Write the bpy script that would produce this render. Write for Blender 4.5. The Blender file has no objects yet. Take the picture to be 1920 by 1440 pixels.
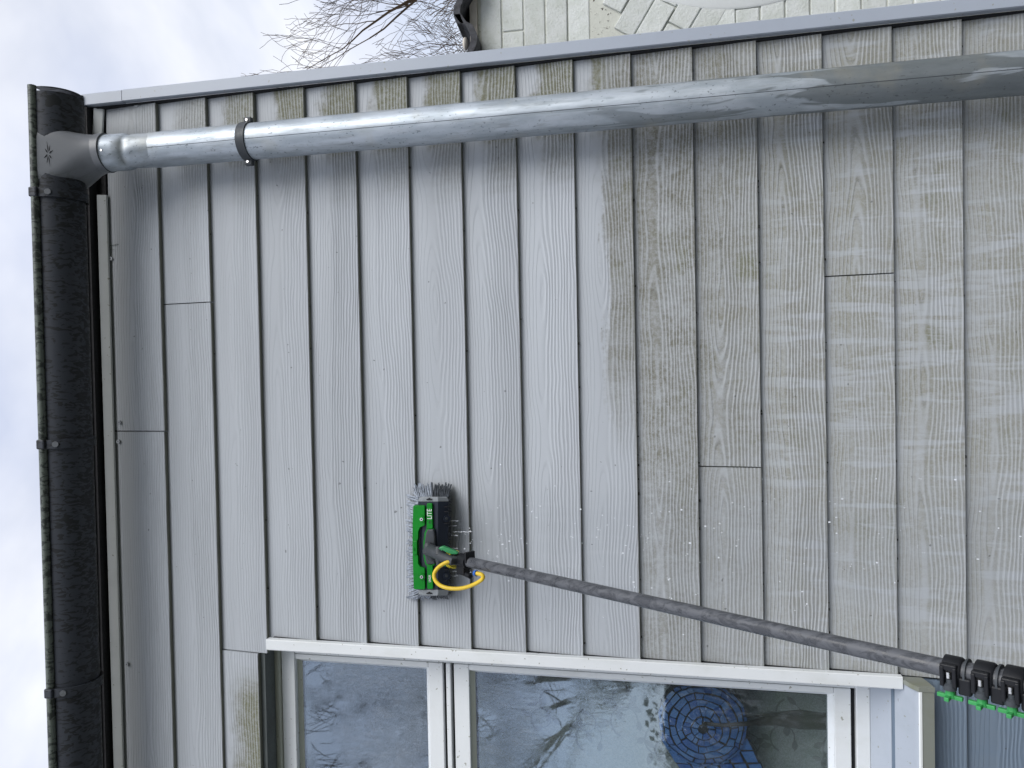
import bpy, bmesh, math, random
from mathutils import Vector, Matrix, Euler, noise as mnoise
random.seed(7)
R_ = math.radians
scene = bpy.context.scene
COL = scene.collection

# ------------------------------------------------------------------ camera
FPX = 1442.0                                    # focal length in pixels of a 1920 px wide picture
CAM = Vector((0.0, -2.1, 1.6))
AX = Vector((-0.01956878, 0.20774572, -0.97798711))   # picture right  (the phone was held sideways: world down)
AY = Vector((-0.99963194, -0.02244839, 0.01523335))   # picture down   (world left)
AZ = Vector((-0.01878957, 0.97792525, 0.20810854))    # viewing direction
cam_d = bpy.data.cameras.new('camera'); cam = bpy.data.objects.new('camera', cam_d); COL.objects.link(cam)
cam_d.sensor_width = 36.0; cam_d.lens = FPX / 1920 * 36.0; cam_d.clip_start = 0.02; cam_d.clip_end = 2000
m3 = Matrix((AX, -AY, -AZ)).transposed()
cam.matrix_world = Matrix.Translation(CAM) @ m3.to_4x4()
scene.camera = cam

# ------------------------------------------------------------------ sky and sun
SUN_EL, SUN_AZ = 33.0, 138.0       # azimuth: 0 = +y, clockwise; the sun is behind and to the right of the camera
world = bpy.data.worlds.new('World'); scene.world = world; world.use_nodes = True
wn = world.node_tree; wn.nodes.clear()
def wnew(t): return wn.nodes.new(t)
sky = wnew('ShaderNodeTexSky'); sky.sky_type = 'NISHITA'; sky.sun_disc = False
sky.sun_elevation = R_(SUN_EL); sky.sun_rotation = R_(SUN_AZ); sky.air_density = 1.0; sky.dust_density = 0.4; sky.ozone_density = 2.0
tc = wnew('ShaderNodeTexCoord'); mp = wnew('ShaderNodeMapping'); mp.inputs['Scale'].default_value = (1.0, 1.0, 1.8); mp.inputs['Location'].default_value = (3.99, -4.88, 8.01)
nz = wnew('ShaderNodeTexNoise'); nz.inputs['Scale'].default_value = 1.7; nz.inputs['Detail'].default_value = 6; nz.inputs['Roughness'].default_value = 0.55; nz.inputs['Distortion'].default_value = 0.4
rp = wnew('ShaderNodeMapRange'); rp.inputs[1].default_value = 0.30; rp.inputs[2].default_value = 0.60
rp.inputs[3].default_value = 0.62; rp.inputs[4].default_value = 1.0
skys = wnew('ShaderNodeMix'); skys.data_type = 'RGBA'; skys.blend_type = 'MULTIPLY'; skys.inputs[0].default_value = 1.0
skys.inputs[7].default_value = (0.09, 0.09, 0.09, 1)
nz2 = wnew('ShaderNodeTexNoise'); nz2.inputs['Scale'].default_value = 2.6; nz2.inputs['Detail'].default_value = 5
cr = wnew('ShaderNodeValToRGB'); cr.color_ramp.elements[0].position = 0.36; cr.color_ramp.elements[0].color = (0.45, 0.485, 0.59, 1)
cr.color_ramp.elements[1].position = 0.66; cr.color_ramp.elements[1].color = (0.70, 0.705, 0.73, 1)
mixs = wnew('ShaderNodeMix'); mixs.data_type = 'RGBA'
bg = wnew('ShaderNodeBackground'); bg.inputs['Strength'].default_value = 1.0
wo = wnew('ShaderNodeOutputWorld')
L = wn.links.new
L(tc.outputs['Generated'], mp.inputs['Vector']); L(mp.outputs[0], nz.inputs['Vector']); L(mp.outputs[0], nz2.inputs['Vector'])
L(nz.outputs[0], rp.inputs[0]); L(sky.outputs[0], skys.inputs[6]); L(nz2.outputs[0], cr.inputs[0])
L(rp.outputs[0], mixs.inputs[0]); L(skys.outputs[2], mixs.inputs[6]); L(cr.outputs[0], mixs.inputs[7])
L(mixs.outputs[2], bg.inputs['Color']); L(bg.outputs[0], wo.inputs[0])
sun_d = bpy.data.lights.new('sun', 'SUN'); sun_d.energy = 1.5; sun_d.angle = R_(42); sun_d.color = (1.0, 0.97, 0.92)
sun = bpy.data.objects.new('sun', sun_d); COL.objects.link(sun)
_e, _a = R_(SUN_EL), R_(SUN_AZ)
to_sun = Vector((math.sin(_a) * math.cos(_e), math.cos(_a) * math.cos(_e), math.sin(_e)))
sun.rotation_euler = to_sun.to_track_quat('Z', 'Y').to_euler(); sun.location = (4, -5, 6)
scene.view_settings.view_transform = 'Standard'; scene.view_settings.look = 'None'
scene.view_settings.exposure = 0.76; scene.view_settings.gamma = 1.0
try: scene.view_settings.use_curve_mapping = False
except Exception: pass
scene.cycles.use_adaptive_sampling = True; scene.cycles.adaptive_threshold = 0.02
scene.cycles.max_bounces = 6; scene.cycles.diffuse_bounces = 3; scene.cycles.glossy_bounces = 3; scene.cycles.transparent_max_bounces = 12

# ------------------------------------------------------------------ helpers: measuring
def ray(px, py): return AX * ((px - 960) / FPX) + AY * ((py - 720) / FPX) + AZ
def U(px, py, y=0.0):            # where the line of sight meets the vertical plane at depth y
    d = ray(px, py); return CAM + d * ((y - CAM.y) / d.y)
def A(px, py, depth): return CAM + ray(px, py) * depth

# ------------------------------------------------------------------ helpers: materials
class NT:
    def __init__(s, name):
        s.mat = bpy.data.materials.new(name); s.mat.use_nodes = True; s.nt = s.mat.node_tree; s.nt.nodes.clear()
        s.out = s.nt.nodes.new('ShaderNodeOutputMaterial')
    def new(s, t): return s.nt.nodes.new(t)
    def put(s, inp, v):
        if isinstance(v, bpy.types.NodeSocket): s.nt.links.new(v, inp)
        elif isinstance(v, (tuple, list)): inp.default_value = tuple(v) + ((1,) if len(v) == 3 and len(inp.default_value) == 4 else ())
        else: inp.default_value = v
    def m(s, op, a, b=None, c=None, clamp=False):
        n = s.new('ShaderNodeMath'); n.operation = op; n.use_clamp = clamp
        for i, v in enumerate((a, b, c)):
            if v is not None: s.put(n.inputs[i], v)
        return n.outputs[0]
    def add(s, a, b): return s.m('ADD', a, b)
    def mul(s, a, b): return s.m('MULTIPLY', a, b)
    def sub(s, a, b): return s.m('SUBTRACT', a, b)
    def sep(s, v):
        n = s.new('ShaderNodeSeparateXYZ'); s.put(n.inputs[0], v); return n.outputs
    def comb(s, x, y, z):
        n = s.new('ShaderNodeCombineXYZ')
        for i, v in enumerate((x, y, z)): s.put(n.inputs[i], v)
        return n.outputs[0]
    def noise(s, v, scale=1.0, detail=2.0, rough=0.5, dist=0.0):
        n = s.new('ShaderNodeTexNoise'); s.put(n.inputs['Vector'], v); n.inputs['Scale'].default_value = scale
        n.inputs['Detail'].default_value = detail; n.inputs['Roughness'].default_value = rough; n.inputs['Distortion'].default_value = dist
        return n.outputs[0]
    def step(s, v, a, b, lo=0.0, hi=1.0):          # smooth step from a to b
        n = s.new('ShaderNodeMapRange'); n.interpolation_type = 'SMOOTHSTEP' if a < b else 'SMOOTHSTEP'
        if a > b: a, b, lo, hi = b, a, hi, lo
        s.put(n.inputs[0], v); n.inputs[1].default_value = a; n.inputs[2].default_value = b; n.inputs[3].default_value = lo; n.inputs[4].default_value = hi
        return n.outputs[0]
    def mix(s, f, a, b, mode='MIX'):
        n = s.new('ShaderNodeMix'); n.data_type = 'RGBA'; n.blend_type = mode
        s.put(n.inputs[0], f); s.put(n.inputs[6], a); s.put(n.inputs[7], b); return n.outputs[2]
    def coords(s, which='Object'): return s.new('ShaderNodeTexCoord').outputs[which]
    def pos(s): return s.new('ShaderNodeNewGeometry').outputs['Position']
    def scale(s, v, k):
        n = s.new('ShaderNodeVectorMath'); n.operation = 'MULTIPLY'; s.put(n.inputs[0], v); n.inputs[1].default_value = k; return n.outputs[0]
    def bump(s, h, strength=0.5, dist=0.002, normal=None):
        n = s.new('ShaderNodeBump'); s.put(n.inputs['Height'], h); n.inputs['Strength'].default_value = strength; n.inputs['Distance'].default_value = dist
        if normal is not None: s.put(n.inputs['Normal'], normal)
        return n.outputs[0]
    def bsdf(s, color, rough=0.5, metal=0.0, normal=None, spec=0.5, **kw):
        n = s.new('ShaderNodeBsdfPrincipled'); s.put(n.inputs['Base Color'], color); s.put(n.inputs['Roughness'], rough); s.put(n.inputs['Metallic'], metal)
        n.inputs['Specular IOR Level'].default_value = spec
        if normal is not None: s.put(n.inputs['Normal'], normal)
        for k, v in kw.items(): s.put(n.inputs[k], v)
        s.nt.links.new(n.outputs[0], s.out.inputs[0]); return n
MATS = {}
def plain(name, col, rough=0.5, metal=0.0, var=0.12, scale=12.0, bump=0.0, spec=0.4):
    """even material with a little mottling so that nothing is perfectly uniform"""
    t = NT(name); p = t.pos(); n = t.noise(p, scale, 5, 0.6)
    f = t.step(n, 0.3, 0.7, 1 - var, 1 + var)
    c = t.mix(1.0, col, t.comb(f, f, f), 'MULTIPLY')
    fine = t.noise(p, scale * 14, 2)
    r = t.step(fine, 0.3, 0.7, max(0.02, rough - 0.08), min(1, rough + 0.08))
    t.bsdf(c, r, metal, t.bump(fine, bump, 0.001) if bump else None, spec)
    MATS[name] = t.mat; return t.mat

def mat_plank():
    t = NT('embossed_fibre_cement'); X, Y, Z = t.sep(t.coords('Object')); P = t.pos(); wx, wy, wz = t.sep(P)
    oi = t.new('ShaderNodeObjectInfo'); rnd = oi.outputs['Random']; oc = t.sep(oi.outputs['Color'])
    seed = t.mul(rnd, 61.0)
    # ring pattern of a plain-sawn board
    h = t.mul(t.sub(t.noise(t.comb(t.mul(X, 1.25), seed, 3.1), 1.0, 1.5, 0.5), 0.5), 0.16)
    z0 = t.add(0.100, t.mul(t.sub(t.noise(t.comb(t.mul(X, 1.3), seed, 9.7), 1.0, 1.0), 0.5), 0.07))
    wob = t.mul(t.sub(t.noise(t.comb(t.mul(X, 5.0), t.mul(Z, 14.0), seed), 1.0, 2.0, 0.5), 0.5), 0.020)
    zz = t.add(t.sub(Z, z0), wob)
    r = t.m('SQRT', t.add(t.mul(zz, zz), t.mul(h, h)))
    q = t.add(t.mul(r, 112.0), t.mul(t.noise(t.comb(t.mul(X, 10.0), t.mul(Z, 50.0), seed), 1.0, 1.0), 0.6))
    f = t.m('FRACT', q)
    side = t.step(zz, -0.012, 0.008)                                    # 0 below the heart of the board, 1 above it
    wid = t.sub(0.46, t.mul(side, 0.26))
    ridge = t.m('MINIMUM', t.m('DIVIDE', f, wid), t.m('DIVIDE', t.sub(1.0, f), t.sub(1.0, wid)))
    ridge = t.mul(ridge, t.sub(1.0, t.mul(side, 0.62)))
    amp = t.step(t.noise(t.comb(t.mul(X, 5.0), t.mul(Z, 25.0), t.add(seed, 4.0)), 1.0, 2.0), 0.25, 0.6, 0.75, 1.0)
    amp = t.mul(amp, t.step(t.m('FRACT', t.mul(rnd, 7.3)), 0.0, 1.0, 0.62, 1.12))
    ridge = t.mul(ridge, amp)
    gro = t.step(f, 0.20, 0.02); gro = t.mul(gro, amp); top = t.mul(t.step(f, 0.10, 0.30), t.step(f, 0.66, 0.46))               # the groove between two rings
    # where the dirt still sits (outlines of what has not been scrubbed yet)
    nA = t.noise(P, 3.5, 2, 0.6); nB = t.noise(P, 11.0, 4, 0.65); nC = t.noise(t.scale(P, (38.0, 10.0, 6.0)), 1.0, 2, 0.6)
    nF = t.noise(P, 420.0, 1, 0.5); nM = t.noise(P, 90.0, 3, 0.7)
    nG = t.noise(t.comb(t.mul(X, 4.0), t.mul(Z, 70.0), seed), 1.0, 2, 0.6)          # follows the grain
    edge = t.add(wz, t.add(t.mul(t.sub(nA, 0.5), 0.05), t.add(t.mul(t.sub(nG, 0.5), 0.08), t.mul(t.sub(nM, 0.5), 0.06))))
    fade = t.step(t.add(wx, t.add(t.mul(t.sub(nA, 0.5), 0.25), t.mul(t.sub(nG, 0.5), 0.25))), -0.26, 0.04)
    low = t.m('MAXIMUM', t.mul(t.step(edge, 1.790, 1.765), fade), t.step(wz, 1.716, 1.700))
    rim = t.add(Z, t.mul(t.sub(t.noise(t.comb(t.mul(X, 6.0), seed, 1.0), 1.0, 4, 0.6), 0.5), 0.055))
    shelter = t.step(rim, 0.168, 0.140, 0.30, 1.0)                   # the strip under the lap stays clean
    runs = t.noise(t.comb(t.mul(wx, 34.0), t.mul(wz, 4.5), t.mul(rnd, 3.0)), 1.0, 3, 0.62, 0.3)
    band = t.mul(t.step(wx, -0.22, 0.0), t.step(wx, 0.36, 0.18))             # swipes of the brush leave pale runs here
    smear = t.step(t.add(runs, t.mul(band, 0.07)), 0.52, 0.66)
    smear = t.mul(smear, t.step(wz, 1.50, 1.22, 0.15, 0.68))
    patch = t.step(nB, 0.30, 0.65, 0.62, 1.0)
    dl = t.mul(t.mul(low, shelter), t.mul(patch, t.sub(1.0, smear)))
    dl = t.mul(dl, t.step(t.add(wx, t.mul(t.sub(nA, 0.5), 0.3)), -0.10, -0.5, 1.0, 0.72))
    xs = t.add(wx, t.mul(t.sub(nB, 0.5), 0.07))
    strip = t.mul(t.step(xs, 0.60, 0.66), t.step(wz, 3.35, 2.7, 0.15, 1.0))
    rim2 = t.add(Z, t.mul(t.sub(nB, 0.5), 0.13))
    strip = t.mul(strip, t.step(rim2, 0.125, 0.085))
    trace = t.mul(t.mul(t.step(t.add(wx, t.mul(t.sub(nC, 0.5), 0.10)), 0.46, 0.58), t.step(rim2, 0.12, 0.05)), t.step(wz, 2.9, 1.9, 0.25, 0.55))
    hi = t.step(wz, 1.72, 1.80)
    D = t.m('MAXIMUM', dl, t.mul(hi, t.m('MAXIMUM', strip, trace)))
    D = t.mul(D, oc[0])
    alg = t.mul(oc[1], t.mul(t.step(rim2, 0.13, 0.03), t.step(t.add(wx, t.mul(t.sub(nC, 0.5), 0.1)), -0.87, -1.0)))
    spots = t.step(t.noise(t.scale(P, (6.0, 6.0, 9.0)), 1.0, 4, 0.6), 0.56, 0.70)
    green = t.m('MAXIMUM', alg, t.mul(D, t.mul(t.m('MAXIMUM', t.mul(spots, 0.75), t.mul(t.mul(hi, strip), 0.75)), 1.0)))
    D = t.m('MAXIMUM', D, alg)
    grain = t.step(t.add(t.mul(nM, 0.6), t.mul(nF, 0.4)), 0.36, 0.62)   # dirt lies in speckles
    D = t.mul(D, t.add(0.60, t.mul(grain, 0.50)))
    D = t.mul(D, t.sub(1.0, t.mul(top, 0.42)))
    tone = t.step(t.noise(t.comb(t.mul(X, 0.8), t.mul(Z, 9.0), seed), 1.0, 3), 0.3, 0.7, 0.94, 1.05)
    tone = t.mul(tone, t.step(t.m('FRACT', t.mul(rnd, 13.7)), 0.0, 1.0, 0.955, 1.035))
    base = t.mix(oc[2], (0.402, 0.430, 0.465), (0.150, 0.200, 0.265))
    clean = t.mix(1.0, base, t.comb(tone, tone, tone), 'MULTIPLY')
    clean = t.mix(t.mul(gro, 0.12), clean, (0.17, 0.18, 0.20))  # groove shade put into the clean colour too, to bring out the relief
    film = t.mix(t.step(t.add(wz, t.mul(t.sub(nA, 0.5), 0.35)), 1.28, 1.62), (0.272, 0.274, 0.240), (0.172, 0.169, 0.138))
    dirt = t.mix(t.mul(gro, 0.70), film, (0.115, 0.116, 0.100))
    dirt = t.mix(t.mul(green, 0.8), dirt, (0.160, 0.164, 0.098))
    c = t.mix(D, clean, dirt)
    fleck = t.step(t.noise(P, 75.0, 1, 0.3), 0.80, 0.82)
    c = t.mix(t.mul(fleck, 0.6), c, (0.06, 0.06, 0.055))
    # the underside of a plank (its lower edge) is a darker grey-green
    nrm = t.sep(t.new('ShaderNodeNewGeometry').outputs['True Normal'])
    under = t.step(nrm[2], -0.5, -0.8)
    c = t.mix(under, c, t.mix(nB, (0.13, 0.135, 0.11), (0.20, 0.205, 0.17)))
    # running water below the brush
    wet = t.mul(t.step(t.add(wx, t.mul(t.sub(nA, 0.5), 0.16)), -0.70, -0.58), t.step(t.add(wx, t.mul(t.sub(nA, 0.5), 0.16)), -0.30, -0.40))
    wet = t.mul(wet, t.step(wz, 2.20, 2.14)); wet = t.mul(wet, t.step(nC, 0.25, 0.5, 0.4, 1.0))
    c = t.mix(t.mul(wet, 0.16), c, t.mix(1.0, c, (0.62, 0.64, 0.66), 'MULTIPLY'))
    rough = t.sub(t.add(0.46, t.mul(D, 0.3)), t.mul(wet, 0.08))
    hh = t.add(ridge, t.mul(nF, 0.09))
    t.bsdf(c, rough, 0.0, t.bump(hh, 1.0, 0.0015), 0.35)
    MATS['plank'] = t.mat; return t.mat
mat_plank()

def mat_zinc():
    t = NT('weathered_galvanised_steel'); P = t.pos(); x, y, z = t.sep(P)
    n1 = t.noise(t.scale(P, (30, 30, 9)), 1.0, 5, 0.6); n2 = t.noise(t.scale(P, (85, 85, 10)), 1.0, 5, 0.7); sp = t.noise(t.scale(P, (150, 150, 95)), 1.0, 3, 0.55)
    c = t.mix(t.step(n1, 0.35, 0.65), (0.34, 0.385, 0.43), (0.45, 0.495, 0.545))
    c = t.mix(t.step(n2, 0.54, 0.64, 0, 0.40), c, (0.27, 0.29, 0.30))
    streak = t.step(t.add(t.noise(t.scale(P, (24, 24, 3.2)), 1.0, 3, 0.5, 0.6), t.step(z, 1.7, 0.9, 0.0, 0.16)), 0.53, 0.57)
    c = t.mix(t.mul(t.mul(streak, t.step(z, 2.3, 1.2, 0.15, 1.0)), 0.75), c, (0.135, 0.155, 0.16))
    pit = t.mul(t.step(sp, 0.62, 0.68), t.step(t.noise(P, 9.0, 3), 0.40, 0.55))
    c = t.mix(t.mul(pit, 0.6), c, (0.07, 0.08, 0.085))
    yel = t.step(t.noise(P, 8.0, 4), 0.55, 0.75, 0, 0.35); c = t.mix(yel, c, (0.38, 0.36, 0.28))
    rough = t.step(n2, 0.3, 0.7, 0.38, 0.55)
    t.bsdf(c, rough, 0.55, t.bump(t.add(t.mul(n1, 0.4), t.mul(sp, 0.3)), 0.2, 0.0012), 0.5); MATS['zinc'] = t.mat
mat_zinc()

def mat_gutter():
    t = NT('dark_pvc_gutter'); P = t.pos()
    n = t.noise(t.scale(P, (95, 42, 26)), 1.0, 3, 0.55, 1.1); big = t.noise(P, 7.0, 3)
    x, y, z = t.sep(P)
    back = t.step(y, -0.20, -0.12)
    mark = t.step(t.add(t.mul(n, 0.9), t.add(t.mul(big, 0.22), t.mul(back, 0.10))), 0.595, 0.625)  # leaf-shaped wet reflections drawn as dark marks, denser towards the back
    c = t.mix(mark, (0.036, 0.041, 0.052), (0.016, 0.018, 0.020))
    t.bsdf(c, t.step(n, 0.3, 0.7, 0.42, 0.62), 0.0, t.bump(n, 0.1, 0.001), 0.3); MATS['gutter'] = t.mat
    t = NT('algae_stained_bead'); P = t.pos(); n = t.noise(t.scale(P, (70, 40, 40)), 1.0, 4, 0.6, 0.8)
    c = t.mix(t.step(n, 0.48, 0.56), (0.105, 0.125, 0.108), (0.022, 0.028, 0.024)); t.bsdf(c, 0.45, 0.0, t.bump(n, 0.2, 0.001)); MATS['bead'] = t.mat
    t = NT('grey_outlet_plastic'); P = t.pos(); n = t.noise(t.scale(P, (45, 45, 20)), 1.0, 5, 0.65, 0.8); x, y, z = t.sep(P)
    m_ = t.mul(t.step(n, 0.50, 0.62), t.step(t.add(x, t.mul(n, 0.06)), 0.66, 0.60))
    c = t.mix(t.mul(m_, 0.6), (0.135, 0.145, 0.160), (0.075, 0.085, 0.080)); t.bsdf(c, 0.38, 0.0, t.bump(n, 0.08, 0.001)); MATS['outlet'] = t.mat
mat_gutter()

def mat_dirty_white(name, base, spot=(0.25, 0.25, 0.20), amount=0.5, rough=0.35, spots=True, stain=(0.45, 0.46, 0.42)):
    t = NT(name); P = t.pos(); n = t.noise(t.scale(P, (9, 9, 5)), 1.0, 5, 0.65); s = t.noise(P, 95.0, 2, 0.4)
    c = t.mix(t.step(n, 0.45, 0.75, 0, amount), base, stain)
    if spots: c = t.mix(t.mul(t.step(s, 0.70, 0.74), 0.75), c, spot)
    t.bsdf(c, rough, 0.0, t.bump(t.noise(P, 40.0, 3), 0.05, 0.001), 0.45); MATS[name] = t.mat
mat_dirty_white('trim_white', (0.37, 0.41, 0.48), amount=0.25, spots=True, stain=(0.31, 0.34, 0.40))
mat_dirty_white('frame_white', (0.72, 0.75, 0.77), amount=0.35, stain=(0.52, 0.54, 0.50))
mat_dirty_white('bead_green', (0.42, 0.44, 0.38), amount=0.6, stain=(0.30, 0.32, 0.26))
mat_dirty_white('sill_alu', (0.40, 0.44, 0.50), amount=0.45, stain=(0.32, 0.36, 0.40))
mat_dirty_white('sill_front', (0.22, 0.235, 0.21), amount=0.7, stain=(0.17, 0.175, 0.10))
mat_dirty_white('strip_white', (0.66, 0.69, 0.70), amount=0.5, stain=(0.52, 0.55, 0.55))
plain('black_gap', (0.012, 0.013, 0.016), 0.8)
plain('fascia', (0.016, 0.016, 0.018), 0.7, bump=0.3)
plain('backing', (0.03, 0.03, 0.03), 0.9)
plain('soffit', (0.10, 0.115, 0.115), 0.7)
plain('room', (0.12, 0.125, 0.13), 0.9)
plain('rubber', (0.020, 0.021, 0.024), 0.6)
plain('screw_paint', (0.40, 0.43, 0.47), 0.4)
plain('steel', (0.62, 0.62, 0.62), 0.25, 1.0)
plain('rust', (0.10, 0.045, 0.025), 0.7, 0.2)
plain('navy_plastic', (0.018, 0.024, 0.038), 0.42, spec=0.3)
plain('grey_plastic', (0.23, 0.25, 0.27), 0.42)
plain('charcoal_plastic', (0.045, 0.052, 0.060), 0.5)
plain('black_plastic', (0.010, 0.011, 0.014), 0.42, spec=0.25)
plain('green_plastic', (0.004, 0.20, 0.016), 0.4, spec=0.2)
plain('knob_green', (0.035, 0.270, 0.075), 0.4)
plain('lever_green', (0.030, 0.26, 0.09), 0.4)
plain('yellow_rubber', (0.72, 0.50, 0.035), 0.42)
plain('yellow_plastic', (0.80, 0.66, 0.04), 0.4)
plain('blue_plastic', (0.03, 0.12, 0.45), 0.4)
plain('bristle', (0.30, 0.335, 0.39), 0.5, var=0.3, scale=60)
plain('bristle_dark', (0.07, 0.08, 0.095), 0.5, var=0.3, scale=60)
plain('print_white', (0.75, 0.78, 0.78), 0.5, var=0.03)
plain('print_dark', (0.02, 0.05, 0.03), 0.5, var=0.03)
plain('bark', (0.055, 0.044, 0.032), 0.9, var=0.3, scale=4)
plain('twig', (0.075, 0.050, 0.030), 0.9, var=0.25, scale=2)
plain('tile_dark', (0.055, 0.057, 0.066), 0.75, var=0.4, scale=60, bump=0.8)
plain('mortar_white', (0.60, 0.56, 0.50), 0.9)
plain('wood_dark', (0.022, 0.018, 0.014), 0.6, var=0.4, scale=30, bump=0.5)
plain('curtain_vine', (0.15, 0.17, 0.168), 0.9)
plain('grout', (0.020, 0.020, 0.024), 0.7)
plain('paving', (0.10, 0.10, 0.095), 0.9, var=0.25, scale=2.0)
plain('roofing', (0.05, 0.05, 0.05), 0.9)

def mat_pole():
    t = NT('wet_carbon_pole'); P = t.coords('Object'); n = t.noise(t.scale(P, (60, 60, 16)), 1.0, 5, 0.7, 0.8)
    c = t.mix(t.step(n, 0.46, 0.58), (0.050, 0.054, 0.063), (0.090, 0.096, 0.110))
    t.bsdf(c, t.step(n, 0.4, 0.6, 0.25, 0.5), 0.0, t.bump(n, 0.15, 0.001), 0.5); MATS['pole'] = t.mat
mat_pole()
def mat_painted_brick():
    t = NT('painted_brick'); P = t.pos(); n = t.noise(P, 14.0, 5, 0.65); f = t.noise(P, 120.0, 4, 0.7); oi = t.new('ShaderNodeObjectInfo').outputs['Random']
    c = t.mix(t.step(n, 0.35, 0.7), (0.70, 0.73, 0.72), (0.60, 0.635, 0.60))
    c = t.mix(t.mul(t.step(f, 0.55, 0.7), 0.35), c, (0.42, 0.44, 0.35))
    k = t.step(oi, 0, 1, 0.92, 1.05); c = t.mix(1.0, c, t.comb(k, k, k), 'MULTIPLY')
    t.bsdf(c, 0.8, 0.0, t.bump(t.add(f, t.mul(n, 0.5)), 0.7, 0.004), 0.2); MATS['brick'] = t.mat
    t = NT('painted_joint'); P = t.pos(); f = t.noise(P, 70.0, 4, 0.7); c = t.mix(t.step(f, 0.60, 0.66), (0.60, 0.615, 0.56), (0.07, 0.06, 0.05))
    t.bsdf(c, 0.9, 0.0, t.bump(f, 0.6, 0.004), 0.2); MATS['joint'] = t.mat
mat_painted_brick()
def mat_glass():
    t = NT('wet_window_glass'); P = t.pos()
    n = t.noise(t.scale(P, (55, 1, 20)), 1.0, 4, 0.65, 1.2); wide = t.noise(t.scale(P, (4, 1, 3)), 1.0, 2)
    drops = t.step(t.noise(t.scale(P, (120, 1, 90)), 1.0, 2, 0.5), 0.60, 0.70)
    area = t.step(t.noise(t.scale(P, (5, 1, 5)), 1.0, 3), 0.40, 0.62)
    h = t.add(t.mul(t.mul(n, area), 0.8), t.add(t.mul(t.mul(drops, area), 0.35), t.mul(wide, 0.5)))
    b = t.bump(h, 0.30, 0.0010)
    tr = t.new('ShaderNodeBsdfTransparent'); tr.inputs[0].default_value = (0.92, 0.95, 0.95, 1)
    gl = t.new('ShaderNodeBsdfGlossy'); gl.inputs['Roughness'].default_value = 0.018; gl.inputs['Color'].default_value = (0.74, 0.86, 1.0, 1); t.put(gl.inputs['Normal'], b)
    lw = t.new('ShaderNodeLayerWeight'); lw.inputs['Blend'].default_value = 0.5
    fac = t.add(0.21, t.mul(t.m('POWER', lw.outputs['Facing'], 5.0), 0.85))     # raised mirror strength; the sky's blue is put into the gloss tint
    mx = t.new('ShaderNodeMixShader'); t.put(mx.inputs[0], fac); t.put(mx.inputs[1], tr.outputs[0]); t.put(mx.inputs[2], gl.outputs[0])
    # pale diffuse film: milky haze put into the glass, in water-mark wisps
    dif = t.new('ShaderNodeBsdfDiffuse'); dif.inputs[0].default_value = (0.55, 0.60, 0.66, 1)
    film = t.mul(t.add(0.15, t.mul(t.step(n, 0.42, 0.66), area)), 0.07); m2 = t.new('ShaderNodeMixShader'); t.put(m2.inputs[0], film); t.put(m2.inputs[1], mx.outputs[0]); t.put(m2.inputs[2], dif.outputs[0])
    t.nt.links.new(m2.outputs[0], t.out.inputs[0]); MATS['glass'] = t.mat
mat_glass()
def mat_curtain():
    t = NT('net_curtain'); P = t.pos(); n = t.noise(t.scale(P, (220, 1, 220)), 1.0, 2)
    d = t.new('ShaderNodeBsdfDiffuse'); t.put(d.inputs[0], t.mix(t.step(n, 0.35, 0.65), (0.30, 0.335, 0.33), (0.42, 0.46, 0.45)))
    tr = t.new('ShaderNodeBsdfTransparent'); mx = t.new('ShaderNodeMixShader'); mx.inputs[0].default_value = 0.86
    t.put(mx.inputs[1], tr.outputs[0]); t.put(mx.inputs[2], d.outputs[0]); t.nt.links.new(mx.outputs[0], t.out.inputs[0]); MATS['curtain'] = t.mat
mat_curtain()
def mat_tile_glass():
    t = NT('blue_mosaic_glass'); oi = t.new('ShaderNodeObjectInfo').outputs['Random']; P = t.pos(); n = t.noise(P, 60, 3)
    c = t.mix(oi, (0.026, 0.10, 0.38), (0.10, 0.24, 0.54)); c = t.mix(t.mul(t.step(n, 0.4, 0.7), 0.4), c, (0.12, 0.22, 0.42))
    t.bsdf(c, 0.22, 0.0, t.bump(n, 0.2, 0.002), 0.6); MATS['tile_glass'] = t.mat
mat_tile_glass()
def mat_water():
    t = NT('water_drops'); t.bsdf((0.90, 0.94, 1.0), 0.05, 0.0, None, 0.8, **{'Transmission Weight': 0.25, 'IOR': 1.33}); MATS['water'] = t.mat
mat_water()
def mat_grass():
    t = NT('ground_cover'); P = t.pos(); n = t.noise(P, 0.6, 5, 0.6); f = t.noise(P, 9, 4)
    c = t.mix(t.step(n, 0.4, 0.6), (0.055, 0.065, 0.035), (0.085, 0.080, 0.065)); c = t.mix(t.mul(f, 0.5), c, (0.04, 0.05, 0.025))
    t.bsdf(c, 0.95, 0.0, t.bump(f, 0.5, 0.05), 0.1); MATS['ground'] = t.mat
mat_grass()
plain('hedge_leaf', (0.035, 0.042, 0.026), 0.8, var=0.4, scale=3)

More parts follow.
